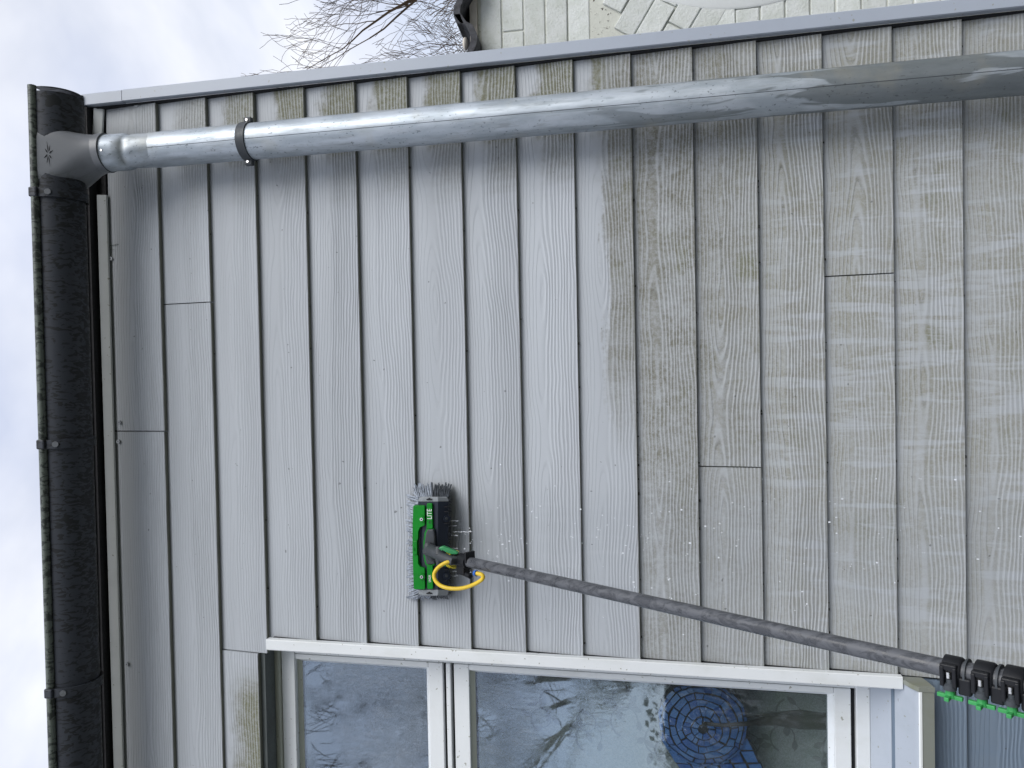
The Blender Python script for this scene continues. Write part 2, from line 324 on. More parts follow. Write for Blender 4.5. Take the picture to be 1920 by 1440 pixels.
# ------------------------------------------------------------------ helpers: shapes
class MB:
    def __init__(s): s.v = []; s.f = []
    def quadbox(s, P8):
        b = len(s.v); s.v += [Vector(p) for p in P8]
        for f in ((0, 3, 2, 1), (4, 5, 6, 7), (0, 1, 5, 4), (1, 2, 6, 5), (2, 3, 7, 6), (3, 0, 4, 7)): s.f.append([b + i for i in f])
        return s
    def box(s, x0, x1, y0, y1, z0, z1):
        return s.quadbox([(x0, y0, z0), (x1, y0, z0), (x1, y1, z0), (x0, y1, z0), (x0, y0, z1), (x1, y0, z1), (x1, y1, z1), (x0, y1, z1)])
    def obox(s, c, ax, ay, az, hx, hy, hz):
        c = Vector(c); q = []
        for k in (-1, 1):
            for i, j in ((-1, -1), (1, -1), (1, 1), (-1, 1)): q.append(c + ax * (i * hx) + ay * (j * hy) + az * (k * hz))
        return s.quadbox(q)
    def prism(s, poly, off):
        """closed polygon (list of points) swept along the vector off"""
        b = len(s.v); n = len(poly); off = Vector(off)
        s.v += [Vector(p) for p in poly] + [Vector(p) + off for p in poly]
        s.f.append([b + i for i in range(n)]); s.f.append([b + n + i for i in reversed(range(n))])
        for i in range(n): j = (i + 1) % n; s.f.append([b + j, b + i, b + n + i, b + n + j])
        return s
    def rings(s, R, cap0=True, cap1=True):
        b = len(s.v); n = len(R[0])
        for r in R: s.v += [Vector(p) for p in r]
        for k in range(len(R) - 1):
            for i in range(n):
                j = (i + 1) % n; s.f.append([b + k * n + i, b + k * n + j, b + (k + 1) * n + j, b + (k + 1) * n + i])
        if cap0: s.f.append([b + i for i in reversed(range(n))])
        if cap1: s.f.append([b + (len(R) - 1) * n + i for i in range(n)])
        return s
    def tube(s, path, rad, n=10, cap=True, squash=1.0):
        P = [Vector(p) for p in path]; rr = rad if isinstance(rad, (list, tuple)) else [rad] * len(P)
        R = []; up = None
        for i, p in enumerate(P):
            d = (P[min(i + 1, len(P) - 1)] - P[max(i - 1, 0)]).normalized()
            if up is None: up = Vector((0, 0, 1)) if abs(d.z) < 0.9 else Vector((1, 0, 0))
            a = (up - d * up.dot(d)).normalized(); bb = d.cross(a); up = a
            R.append([p + (a * math.cos(2 * math.pi * k / n) + bb * math.sin(2 * math.pi * k / n) * squash) * rr[i] for k in range(n)])
        return s.rings(R, cap, cap)
    def disc(s, c, nrm, r, th, n=16):
        nrm = Vector(nrm).normalized(); c = Vector(c); return s.tube([c, c + nrm * th], r, n)
    def sphere(s, c, r, k=(1, 1, 1), nu=8, nv=5):
        R = []
        for i in range(1, nv):
            t = math.pi * i / nv
            R.append([Vector(c) + Vector((r * k[0] * math.sin(t) * math.cos(2 * math.pi * j / nu), r * k[1] * math.sin(t) * math.sin(2 * math.pi * j / nu), -r * k[2] * math.cos(t))) for j in range(nu)])
        return s.rings(R)
    def build(s, name, mat, parent=None, origin=None, smooth=False, bevel=0.0, seg=2):
        o3 = Vector(origin) if origin is not None else Vector((0, 0, 0))
        me = bpy.data.meshes.new(name); me.from_pydata([tuple(v - o3) for v in s.v], [], s.f); me.validate()
        bm = bmesh.new(); bm.from_mesh(me); bmesh.ops.recalc_face_normals(bm, faces=bm.faces); bm.to_mesh(me); bm.free()
        me.materials.append(MATS[mat] if isinstance(mat, str) else mat)
        if smooth: me.polygons.foreach_set('use_smooth', [True] * len(me.polygons))
        o = bpy.data.objects.new(name, me); COL.objects.link(o); o.location = o3
        if smooth:
            try: me.set_sharp_from_angle(angle=R_(40))
            except Exception: pass
        if parent is not None: adopt(o, parent)
        if bevel:
            b = o.modifiers.new('bevel', 'BEVEL'); b.width = bevel; b.segments = seg; b.limit_method = 'ANGLE'
        return o
WORLD = {}
def wm(o):
    m = o.matrix_basis.copy()
    return wm(o.parent) @ o.matrix_parent_inverse @ m if o.parent else m
def adopt(o, parent):
    o.parent = parent; o.matrix_parent_inverse = wm(parent).inverted(); return o
def tag(o, label=None, cat=None, group=None, kind=None):
    for k, v in (('label', label), ('category', cat), ('group', group), ('kind', kind)):
        if v: o[k] = v
    return o
def thing(name, loc, label, cat, group=None):
    o = bpy.data.objects.new(name, None); COL.objects.link(o); o.location = loc; o.empty_display_size = 0.1
    return tag(o, label, cat, group)
def part_empty(name, loc, parent):
    o = bpy.data.objects.new(name, None); COL.objects.link(o); o.location = loc; o.empty_display_size = 0.05; return adopt(o, parent)

# ================================================================== SETTING
g = MB(); g.v = [Vector((-400, -400, 0)), Vector((400, -400, 0)), Vector((400, 400, 0)), Vector((-400, 400, 0))]; g.f = [[0, 1, 2, 3]]
tag(g.build('ground', 'ground'), kind='structure')
pv = MB().box(-4, 3, -3.2, 0.02, -0.05, 0.02)
tag(pv.build('pavement', 'paving'), kind='structure')

# ================================================================== HOUSE
house = thing('house', (0, 0.03, 0), 'grey house wall clad in horizontal wood-grain planks, half scrubbed clean', 'house')
LAP = [None, 3.1486, 2.9778, 2.8182, 2.6571, 2.4960, 2.3375, 2.1795, 2.0215, 1.8604, 1.7044, 1.5448, 1.3832, 1.2220, 1.0571, 0.8980, 0.7390, 0.5800]
TILT = math.atan(0.0165 / 0.19); TH = 0.0125
XR, XW, XL = 0.846, -0.8005, -2.9
WX0 = -2.30                               # far jamb of the window
def plank(x0, x1, z, hgt=0.185, dirt=1.0, algae=0.0, blue=0.0):
    b = MB(); L_ = x1 - x0; n = 3
    # box with a small chamfer along the lower front edge; the origin lies at its lower corner
    prof = [(0.0, 0.0015), (0.0015, 0.0), (TH, 0.0), (TH, hgt), (0.0, hgt)]
    b.prism([(0, p[0], p[1]) for p in prof], (L_, 0, 0))
    o = b.build('plank', 'plank'); o.location = (x0, random.uniform(-0.0006, 0.0006), z); o.rotation_euler = (-TILT, random.uniform(-0.0006, 0.0006), 0)
    o.color = (dirt, algae, blue, 1); adopt(o, house); return o
G = 0.0016
first = plank(-0.17 + G, XR, LAP[1], 0.189); plank1b = plank(XL, -0.17 - G, LAP[1], 0.189)
plank(0.223 + G, XR, LAP[2]); plank(XL, 0.223 - G, LAP[2])
plank(-0.844 + G, XR, LAP[3]); plank(XL, -0.844 - G, LAP[3] + 0.031, 0.155, 1.0, 1.0)
for k in range(4, 15):
    if k == 12: plank(-0.269 + G, XR, LAP[k]); plank(XW, -0.269 - G, LAP[k], dirt=0.85)
    elif k == 14: plank(0.224 + G, XR, LAP[k]); plank(XW, 0.224 - G, LAP[k])
    else: plank(XW, XR, LAP[k])
for k in (15, 16, 17):
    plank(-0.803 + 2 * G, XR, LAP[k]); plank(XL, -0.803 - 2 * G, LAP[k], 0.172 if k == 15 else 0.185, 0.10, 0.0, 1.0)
for k in range(4, 15): plank(XL, WX0 - 0.03, LAP[k])
b = MB().box(XW - 0.02, XR, 0.032, 0.16, 0, 3.36).box(WX0, XW - 0.02, 0.032, 0.16, 2.88, 3.36).box(WX0, XW - 0.02, 0.032, 0.16, 0, 1.04).box(-3.4, WX0, 0.032, 0.16, 0, 3.36)
b.build('wall', 'backing', house)
b = MB().box(-3.4, -3.3, 0.16, 4.5, 0, 3.36).box(0.80, 0.858, 0.16, 4.5, 0, 3.36).box(-3.3, 0.80, 4.4, 4.5, 0, 3.36).box(-3.3, 0.80, 0.16, 4.4, 0.02, 0.08).box(-3.3, 0.80, 0.16, 4.4, 2.9, 3.0)
b.build('inner_wall', 'room', house)
MB().box(-3.5, 0.875, -0.03, 4.6, 3.385, 3.44).build('roof', 'roofing', house)
MB().box(-3.5, 0.84, -0.022, 0.032, 3.374, 3.384).box(-3.5, 0.84, 0.013, 0.032, 3.343, 3.374).build('fascia', 'fascia', house)

# white strip that closes the top of the cladding
def strip(x0, x1, dz, rot=0.0):
    b = MB().prism([(x0, 0.008, 3.329 + dz), (x0, 0.006, 3.331 + dz), (x0, -0.003, 3.355 + dz), (x0, -0.002, 3.358 + dz), (x0, 0.012, 3.358 + dz), (x0, 0.012, 3.329 + dz)], (x1 - x0, 0, 0))
    o = b.build('top_strip', 'strip_white', house, origin=((x0 + x1) / 2, 0, 3.35 + dz), bevel=0.0008); o.rotation_euler = (0, rot, 0); return o
strip(-2.9, 0.572, 0.006); strip(0.762, 0.842, 0.012, 0.10)

# right-hand corner trim in two lengths
def corner_trim(z0, z1, dx=0.0):
    p = [(0.8465, -0.019), (0.8485, -0.022), (0.880, -0.022), (0.882, -0.020), (0.882, 0.06), (0.879, 0.06), (0.879, -0.018), (0.850, -0.018), (0.850, -0.001), (0.8465, -0.001)]
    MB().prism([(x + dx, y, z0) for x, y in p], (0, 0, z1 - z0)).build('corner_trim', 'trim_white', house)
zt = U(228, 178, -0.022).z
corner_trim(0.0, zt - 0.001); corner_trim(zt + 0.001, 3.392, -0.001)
MB().box(0.840, 0.8464, -0.0005, 0.03, 0.0, 3.38).build('corner_gap', 'black_gap', house)

# screws on the planks
def screw(px, py, host, y=-0.001, r=0.0062, mat='screw_paint'):
    c = U(px, py, y); s = MB().disc(c + Vector((0, 0.002, 0)), (0, -1, 0), r, 0.0045, 14).build('screw', mat, host, smooth=True)
    MB().disc(c + Vector((0.0, -0.0024, 0)), (0, -1, 0), r * 0.26, 0.0004, 8).build('socket', 'black_gap', host); return s
for q, hst, yy in (((256, 197), first, 0.0055), ((208, 485), first, 0.0135), ((224, 792), first, 0.0115), ((222, 828), plank1b, 0.012), ((238, 1245), plank1b, 0.0105)): screw(q[0], q[1], hst, yy)
screw(1775.5, 1285, house, 0.000, 0.0055, 'print_white')
# faint ink print on the top plank
b = MB()
for i in range(9): c = U(205.5 + i * 2.0, 460.5 - i * 0.25, 0.0128); b.box(c.x - 0.001, c.x + 0.0008, c.y - 0.0012, c.y, c.z - 0.0008, c.z + 0.001)
for i in range(5): c = U(206 + i * 2.0, 467.5, 0.0128); b.box(c.x - 0.0005, c.x + 0.0004, c.y - 0.0012, c.y, c.z - 0.0008, c.z + 0.001)
b.build('ink_print', 'print_dark', first)

# bits of moss and cobweb caught under the laps
b = MB(); rd = random.Random(17)
for k in range(2, 16):
    for i in range(4 if k < 10 else 14):
        x = rd.uniform(-0.78, 0.84); b.sphere((x, 0.006 + rd.uniform(-0.001, 0.003), LAP[k] - rd.uniform(0.0005, 0.003)), rd.uniform(0.0012, 0.0030), (rd.uniform(0.8, 1.8), 1, 0.9), 6, 4)
tag(b.build('moss_specks', 'wood_dark', house), kind='stuff')
# ------------------------------------------------------------------ window
window = part_empty('window', (-1.5, 0.1, 1.1), house)
YF = 0.085                                                     # front of the fixed frame
def zf(px, y=YF): return U(px, 1400, y).z
XG = -0.903                                                    # right edge of the glass
def rail(x0, x1, z0, z1, y0, y1, mat='frame_white', bev=0.002, name='frame_rail'):
    return MB().box(x0, x1, y0, y1, z0, z1).build(name, mat, window, bevel=bev)
# opening lining
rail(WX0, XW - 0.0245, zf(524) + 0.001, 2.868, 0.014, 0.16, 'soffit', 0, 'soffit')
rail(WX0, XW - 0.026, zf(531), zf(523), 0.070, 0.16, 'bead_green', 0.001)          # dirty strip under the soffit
# fixed outer frame
rail(WX0, -0.83, zf(556), zf(531.5), YF, 0.16)                                      # head
rail(-0.872, -0.8262, zf(1632), zf(556), YF + 0.002, 0.16, name='jamb')
rail(WX0, WX0 + 0.06, zf(1632), zf(556), YF + 0.002, 0.16, name='jamb')
rail(WX0 + 0.06, -0.872, zf(848), zf(839.5), YF - 0.003, 0.16, name='transom')
rail(WX0, -0.8262, zf(1632), zf(1606), YF - 0.002, 0.16)                            # bottom rail
# sashes: (top, bottom, top glass, bottom glass)
def sash(zt_, zb_, gt, gb, topmat):
    x0, x1 = WX0 + 0.064, -0.8745
    rail(x0, x1, gt + 0.012, zt_, YF + 0.004, 0.15, name='sash_rail'); rail(x0, x1, zb_, gb - 0.012, YF + 0.004, 0.15, name='sash_rail')
    rail(XG + 0.0125, x1, gb - 0.0115, gt + 0.0115, YF + 0.0045, 0.15, name='sash_stile'); rail(x0, x0 + 0.05, gb - 0.0115, gt + 0.0115, YF + 0.0045, 0.15, name='sash_stile')
    # glazing beads, bevelled towards the pane
    zb0, zb1 = gb - 0.0118, gt + 0.0118
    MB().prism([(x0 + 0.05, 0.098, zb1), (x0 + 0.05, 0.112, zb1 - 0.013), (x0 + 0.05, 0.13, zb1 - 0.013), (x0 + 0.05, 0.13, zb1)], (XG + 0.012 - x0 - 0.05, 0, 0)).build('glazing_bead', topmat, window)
    MB().prism([(x0 + 0.05, 0.094, zb0), (x0 + 0.05, 0.112, zb0 + 0.013), (x0 + 0.05, 0.13, zb0 + 0.013), (x0 + 0.05, 0.13, zb0)], (XG + 0.012 - x0 - 0.05, 0, 0)).build('glazing_bead', 'frame_white', window)
    MB().prism([(XG + 0.0123, 0.094, zb0), (XG, 0.112, zb0), (XG, 0.13, zb0), (XG + 0.0123, 0.13, zb0)], (0, 0, zb1 - zb0)).build('glazing_bead', 'frame_white', window)
    MB().box(x0 + 0.05, XG - 0.0002, 0.1125, 0.1165, gb + 0.0008, gt - 0.0008).build('pane', 'glass', window)
    MB().box(x0 + 0.052, XG - 0.001, 0.1145, 0.1285, gt - 0.0045, gt - 0.001).box(XG - 0.0045, XG - 0.001, 0.1175, 0.1285, gb, gt).build('pane_seal', 'rubber', window)
gA, gB = 2.764, 2.352; gC, gD = 2.202, 1.207
sash(zf(557), zf(832), gA, gB, 'bead_green'); sash(zf(853), zf(1597), gC, gD, 'bead_green')
for za, zb2 in ((852.6, 848.2), (839.3, 832.2), (1605.8, 1597.4)): MB().box(WX0 + 0.06, -0.8725, YF + 0.02, 0.15, zf(za), zf(zb2)).build('frame_gap', 'black_gap', window)
# trim beside the window
b = MB().prism([(-0.7935, 0.0, 1.052), (-0.7935, -0.017, 1.052), (-0.7955, -0.019, 1.052), (-0.823, -0.019, 1.052), (-0.8255, -0.017, 1.052), (-0.8255, 0.1, 1.052), (-0.8235, 0.1, 1.052), (-0.8235, 0.0, 1.052)], (0, 0, 2.811 - 1.052))
b.build('window_trim', 'frame_white', house)
MB().box(-0.8003, -0.7938, -0.0006, 0.03, 1.05, 2.80).build('trim_gap', 'black_gap', house)
# sill: sloping flashing with a hemmed nose and an upstand at its end
zs0, zs1, zs2 = zf(1636), U(1724, 1400, -0.062).z, U(1753, 1400, -0.060).z
sill = part_empty('window_sill', (-1.5, 0, zs2), house)
x0, x1 = WX0 - 0.02, -0.812
prof = [(YF + 0.03, zs0 + 0.012), (YF - 0.004, zs0 + 0.004), (YF - 0.02, zs0 - 0.012), (-0.045, zs1 + 0.006), (-0.058, zs1), (-0.060, zs1 - 0.004), (-0.055, zs1 - 0.008), (-0.04, zs1 - 0.006), (YF - 0.02, zs0 - 0.020), (YF + 0.03, zs0 - 0.01)]
MB().prism([(x0, y, z) for y, z in prof], (x1 - x0, 0, 0)).build('sill_sheet', 'sill_alu', sill, smooth=True)
MB().prism([(x0, -0.0605, zs1 + 0.0005), (x0, -0.0630, zs1 - 0.002), (x0, -0.0625, zs1 - 0.007), (x0, -0.058, zs1 - 0.007)], (x1 - x0 + 0.001, 0, 0)).build('sill_nose', 'print_white', sill)
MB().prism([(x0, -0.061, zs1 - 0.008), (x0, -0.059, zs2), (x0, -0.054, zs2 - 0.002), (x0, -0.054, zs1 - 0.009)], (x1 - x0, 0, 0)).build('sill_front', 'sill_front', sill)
MB().prism([(x1 + 0.0004, 0.004, 1.052), (x1 + 0.0004, -0.004, zs1 + 0.030), (x1 + 0.0004, -0.045, zs1 + 0.012), (x1 + 0.0004, -0.0635, zs1 + 0.001), (x1 + 0.0004, -0.0605, zs2 - 0.002), (x1 + 0.0004, -0.02, zs2 + 0.004), (x1 + 0.0004, 0.004, zs2 + 0.01)], (0.012, 0, 0)).build('sill_end', 'sill_front', sill, bevel=0.001)  # end plate takes the darker front colour so that it looks shaded
screw(1687, 1312, house, 0.004, 0.005)

# ------------------------------------------------------------------ curtain and lamp behind the glass
def cy(x): return 0.335 + 0.004 * math.sin(x * 23)
b = MB(); nx = 60
xs_ = [WX0 + (-0.72 - WX0) * i / nx for i in range(nx + 1)]
for x in xs_: b.v += [Vector((x, cy(x), 1.0)), Vector((x, cy(x), 2.285))]
b.f = [[2 * i, 2 * i + 2, 2 * i + 3, 2 * i + 1] for i in range(nx)]
curtain = thing('curtain', (-1.5, 0.335, 1.0), 'pale net curtain with a leafy vine pattern hanging behind the window glass', 'curtain')
cur = b.build('cloth', 'curtain', curtain, smooth=True)
b = MB(); rr = random.Random(3)
def flat(poly):
    i0 = len(b.v); b.v.extend([Vector((x, cy(x) - 0.002, z)) for x, z in poly]); b.f.append(list(range(i0, i0 + len(poly))))
def leaf(x, z, a, L_, w):
    P_ = [(0, 0), (0.25, 0.35), (0.5, 0.5), (0.78, 0.34), (1, 0), (0.75, -0.32), (0.5, -0.45), (0.25, -0.32)]
    flat([(x + (p * math.cos(a) * L_ - q * math.sin(a) * w), z + (p * math.sin(a) * L_ + q * math.cos(a) * w)) for p, q in P_])
def arc(x, z, a0, turn, L_, w, curl=0.0):
    n = 12; px_, pz_, a = x, z, a0; pts = []
    for i in range(n + 1):
        pts.append((px_, pz_, a)); a += turn / n * (1 + curl * i / n); px_ += math.cos(a) * L_ / n; pz_ += math.sin(a) * L_ / n
    for i in range(n):
        (xa, za, aa), (xb, zb_, ab) = pts[i], pts[i + 1]; w0 = w * (1 - 0.5 * i / n); w1 = w * (1 - 0.5 * (i + 1) / n)
        flat([(xa - math.sin(aa) * w0, za + math.cos(aa) * w0), (xb - math.sin(ab) * w1, zb_ + math.cos(ab) * w1), (xb + math.sin(ab) * w1, zb_ - math.cos(ab) * w1), (xa + math.sin(aa) * w0, za - math.cos(aa) * w0)])
    return pts
for col in range(12):
    for row in range(9):
        x = WX0 + 0.05 + col * 0.135 + (0.06 if row % 2 else 0) + rr.uniform(-0.02, 0.02); z = 1.04 + row * 0.125 + rr.uniform(-0.02, 0.02)
        sg = 1 if (col + row) % 2 else -1
        pts = arc(x, z, math.pi / 2 + sg * 0.3, sg * rr.uniform(3.2, 4.6), rr.uniform(0.16, 0.21), 0.0032, 0.5)
        for i in (3, 6, 9):
            q = pts[i]; leaf(q[0], q[1], q[2] - sg * rr.uniform(0.6, 1.2), rr.uniform(0.030, 0.046), rr.uniform(0.016, 0.024))
        leaf(pts[-1][0], pts[-1][1], pts[-1][2], 0.035, 0.018)
b.build('vine_pattern', 'curtain_vine', curtain)

YL = 0.215
lc = U(1318, 1357, YL)
lamp = thing('mosaic_lamp', (lc.x, YL, 1.16), 'blue glass mosaic shell ornament on a dark wooden stand inside the window', 'ornament')
LR = (U(1232, 1357, YL).z - U(1403, 1357, YL).z) / 2
def dome(r, a): # point on the shallow shell, r in 0..1
    w1 = mnoise.noise(Vector((r * 3.1 * math.cos(a), r * 3.1 * math.sin(a), 4.4))); w2 = mnoise.noise(Vector((r * 3.1 * math.cos(a), r * 3.1 * math.sin(a), 9.1)))
    if 0.05 < r < 0.97: a += 0.30 * w1 * (1 - r * 0.6); r += 0.055 * w2
    rr_ = r * LR; yy = YL - 0.045 * math.sqrt(max(0.0, 1 - r * r * 0.92)) + 0.02
    return Vector((lc.x + rr_ * math.cos(a), yy, lc.z + rr_ * math.sin(a)))
b = MB(); Rg = []
for i in range(1, 8):
    r = i / 7 * 0.995; Rg.append([dome(r, 2 * math.pi * k / 40) + Vector((0, 0.004, 0)) for k in range(40)])
Rg.append([p + Vector((0, 0.03, 0)) for p in Rg[-1]])
b.rings(Rg)
# the tail of the shell runs off to the left and a little down
YT = YL + 0.014
tl0, tl1 = U(1234, 1378, YT), U(1404, 1384, YT); te0, te1 = U(1318, 1510, YT), U(1458, 1500, YT)
b.prism([tl0, tl1, te1, te0], (0, 0.02, 0))
b.build('shell', 'grout', lamp, smooth=False)
def tile(poly, th=0.004):
    nrm = Vector((0, -1, 0)); b_ = MB(); b_.prism(poly, (0, -th, 0)); c = sum(poly, Vector()) / len(poly); return b_.build('tile', 'tile_glass', lamp, origin=c)
rt = random.Random(5); ringR = [0.10, 0.27, 0.44, 0.60, 0.76, 0.89, 0.985]; ringN = [8, 16, 16, 20, 26, 30]
for i, n in enumerate(ringN):
    off = rt.random() if i > 2 else 0.25 * i
    for k in range(n):
        a0 = 2 * math.pi * (k + off + rt.uniform(-0.10, 0.10)) / n; a1 = 2 * math.pi * (k + 1 + off + rt.uniform(-0.10, 0.10)) / n
        g_ = 0.0016 / LR; ga = g_ / max(ringR[i] + 0.05, 0.12)
        r0, r1 = ringR[i] + g_ + rt.uniform(0, 0.012), ringR[i + 1] - g_ - rt.uniform(0, 0.012)
        tile([dome(r0, a0 + ga), dome(r1, a0 + ga * 0.7), dome(r1, (a0 + a1) / 2), dome(r1, a1 - ga * 0.7), dome(r0, a1 - ga)])
for i in range(5):
    for j in range(6):
        def tp(u, v):
            p = (tl0 + (tl1 - tl0) * v) * (1 - u) + (te0 + (te1 - te0) * v) * u; return p + Vector((0, -0.0015, 0))
        u0, u1, v0, v1 = i / 5 + 0.012, (i + 1) / 5 - 0.012, j / 6 + 0.014, (j + 1) / 6 - 0.014; e_ = lambda: rt.uniform(-0.012, 0.012)
        tile([tp(u0 + e_(), v0 + e_()), tp(u1 + e_(), v0 + e_()), tp(u1 + e_(), v1 + e_()), tp(u0 + e_(), v1 + e_())])
pth = [U(1316, 1356, YL - 0.032), U(1350, 1360, YL - 0.035), U(1400, 1357, YL - 0.015), U(1450, 1349, YL + 0.01), U(1500, 1352, YL + 0.01), U(1556, 1352, YL + 0.01), U(1590, 1352, YL + 0.01)]
MB().tube(pth, [0.0055, 0.0052, 0.0065, 0.016, 0.022, 0.024, 0.026], 9).build('stand', 'wood_dark', lamp, smooth=True)
p1 = [U(1400, 1345, YL), U(1450, 1338, YL + 0.01), U(1500, 1334, YL + 0.02), U(1560, 1343, YL + 0.01)]
MB().tube(p1, [0.002, 0.004, 0.006, 0.006], 6).build('stand_branch', 'wood_dark', lamp, smooth=True)
zfoot = U(1590, 1352, YL).z
MB().tube([(pth[-1].x, YL + 0.01, zfoot + 0.01), (pth[-1].x, YL + 0.01, zfoot - 0.01)], [0.03, 0.06], 14).build('foot', 'wood_dark', lamp, smooth=True)
MB().box(WX0, -0.83, 0.165, 0.40, zfoot - 0.04, zfoot - 0.0102).build('inner_sill', 'frame_white', house)

# ================================================================== GUTTER
GY, GR = -0.150, 0.0725; GZ = 3.371
gutter = thing('roof_gutter', (-0.4, GY, GZ - GR), 'dark half-round plastic gutter with green algae on its rim, above the planks', 'gutter')
gx0, gx1 = -2.6, 0.828
def trough(x0, x1, r, th=0.003, a0=0.0, a1=math.pi, n=28):
    P_ = []
    for i in range(n + 1):
        a = math.pi + a0 + (a1 - a0) * i / n; P_.append((GY + r * math.cos(a), GZ + r * math.sin(a)))
    for i in range(n, -1, -1):
        a = math.pi + a0 + (a1 - a0) * i / n; P_.append((GY + (r - th) * math.cos(a), GZ + (r - th) * math.sin(a)))
    b = MB(); n2 = len(P_); half = n + 1
    for X_ in (x0, x1): b.v += [Vector((X_, y, z)) for y, z in P_]
    for i in range(n2): j = (i + 1) % n2; b.f.append([i, j, n2 + j, n2 + i])
    for i in range(n): b.f.append([i, i + 1, n2 - 2 - i, n2 - 1 - i]); b.f.append([n2 + i + 1, n2 + i, 2 * n2 - 1 - i, 2 * n2 - 2 - i])
    return b
trough(gx0, 0.545, GR).build('trough', 'gutter', gutter, smooth=True)
fx = U(72, 290, -0.235).x; px_ = U(300, 281, -0.08).x
trough(0.5455, fx + 0.185, GR + 0.003, 0.004).build('outlet_saddle', 'gutter', gutter, smooth=True)
cap = [(gx1, GY + (GR + 0.002) * math.cos(math.pi + math.pi * i / 24), GZ + (GR + 0.002) * math.sin(math.pi + math.pi * i / 24)) for i in range(25)]
MB().prism(cap, (0.004, 0, 0)).build('end_cap', 'gutter', gutter)
bz, by = GZ + 0.006, GY - GR - 0.004
MB().tube([(gx0, by, bz), (-0.9, by, bz), (0.2, by, bz), (gx1 + 0.006, by, bz)], 0.0115, 14).build('rim_bead', 'bead', gutter, smooth=True)
MB().box(gx0, gx1, GY + GR - 0.004, GY + GR, GZ, GZ + 0.02).build('rear_lip', 'gutter', gutter)
for bx_ in (0.532, -0.188, -0.906, -1.7):
    br = trough(bx_ - 0.013, bx_ + 0.013, GR + 0.0075, 0.004).build('bracket', 'gutter', gutter, smooth=True)
    MB().box(bx_ - 0.014, bx_ + 0.014, by - 0.0125, by + 0.01, bz - 0.013, bz + 0.013).build('bracket_clip', 'gutter', br, bevel=0.004)
    a = math.pi + 0.42; c = Vector((bx_, GY + (GR + 0.007) * math.cos(a), GZ + (GR + 0.007) * math.sin(a)))
    MB().disc(c, (0, math.cos(a), math.sin(a)), 0.0085, 0.0035, 14).build('rivet', 'outlet', br, smooth=True)
# outlet: saddle shaped funnel that narrows to the pipe socket
zsk = U(182, 288, -0.165).z
pcx, pcy = px_, -0.082
ocx, ocy = px_ - 0.012, -0.128                                  # where the socket sits
Rg = []; N_ = 40
for i in range(9):
    t_ = i / 8; s_ = t_ * t_ * (3 - 2 * t_)
    cx_ = fx * (1 - t_) + ocx * t_; cyy = (GY) * (1 - t_) + ocy * t_; zz_ = (GZ - 0.004) * (1 - t_) + (zsk + 0.004) * t_
    rx = 0.082 * (1 - s_) + 0.054 * s_; ry = (GR + 0.0065) * (1 - t_) + 0.054 * t_
    tilt_ = 0.0
    ex = 2.0 / (2.0 + 5.0 * (1 - s_) ** 1.5); ring_ = []
    for k in range(N_):
        ca, sa_ = math.cos(2 * math.pi * k / N_), math.sin(2 * math.pi * k / N_)
        ring_.append(Vector((cx_ + rx * math.copysign(abs(ca) ** ex, ca), cyy + ry * math.copysign(abs(sa_) ** ex, sa_), zz_)))
    Rg.append(ring_)
out = MB().rings(Rg, False, False).build('outlet', 'outlet', gutter, smooth=True)
def fpoint(u, t_):      # point on the funnel surface, u = angle
    f = t_ * 8; i = min(7, int(f)); k = f - i; j = (u / (2 * math.pi) * N_) % N_; j0 = int(j); jf = j - j0
    def P_(r): return Rg[r][j0] * (1 - jf) + Rg[r][(j0 + 1) % N_] * jf
    return P_(i) * (1 - k) + P_(i + 1) * k
b = MB(); uc, tcn = R_(270), 0.22
for k in range(8):
    a = math.pi / 4 * k + 0.25; Ls = 0.0145 if k % 2 == 0 else 0.0115
    tipd = (math.cos(a), math.sin(a)); sd = (-math.sin(a), math.cos(a))
    q = []
    for l_, w_ in ((0.002, 0.0), (0.006, 0.0012), (Ls, 0.0), (0.006, -0.0012)):
        dx = tipd[0] * l_ + sd[0] * w_; dz = tipd[1] * l_ + sd[1] * w_
        q.append(fpoint(uc + dx / 0.10, tcn - dz / 0.16) + Vector((0, -0.0007, 0)))
    i0 = len(b.v); b.v += q; b.f.append([i0, i0 + 1, i0 + 2, i0 + 3])
b.build('star_mark', 'black_gap', out)

# ================================================================== DOWNPIPE
pipe = thing('downpipe', (pcx, pcy, 0), 'weathered galvanised steel downpipe running down the right of the planks', 'downpipe')
zp = U(269, 283, -0.13).z                     # top of the main pipe
PR = 0.0505
MB().tube([(ocx, ocy, zsk + 0.018), (ocx + 0.001, ocy + 0.002, zsk - 0.006)], 0.0565, 32).build('socket_ring', 'outlet', pipe, smooth=True)
rj = random.Random(9); P_ = []; N2 = 36
zlist = [zsk - 0.002, zsk - 0.02, zsk - 0.04, zsk - 0.058, zsk - 0.064, zsk - 0.070, zsk - 0.078, zsk - 0.09, zsk - 0.105, zp - 0.02]
Rg2 = []
for i, z in enumerate(zlist):
    t_ = (z - zlist[0]) / (zlist[-1] - zlist[0]); cx_ = ocx * (1 - t_) + pcx * t_; cyy = (ocy + 0.002) * (1 - t_) + pcy * t_
    base = 0.0525 if i < 4 else (0.0475 if i == 5 else 0.050); ring_ = []
    for k in range(N2):
        a = 2 * math.pi * k / N2; w = 0.0022 * mnoise.noise(Vector((math.cos(a) * 2.2, math.sin(a) * 2.2, z * 45))) * (1.6 if i in (4, 5, 6, 7) else 0.5)
        if i > 3: base2 = base - 0.002 * t_
        else: base2 = base
        ring_.append(Vector((cx_ + (base2 + w) * math.cos(a), cyy + (base2 + w) * math.sin(a), z)))
    Rg2.append(ring_)
MB().rings(Rg2).build('taped_bend', 'zinc', pipe, smooth=True)
Rg3 = []
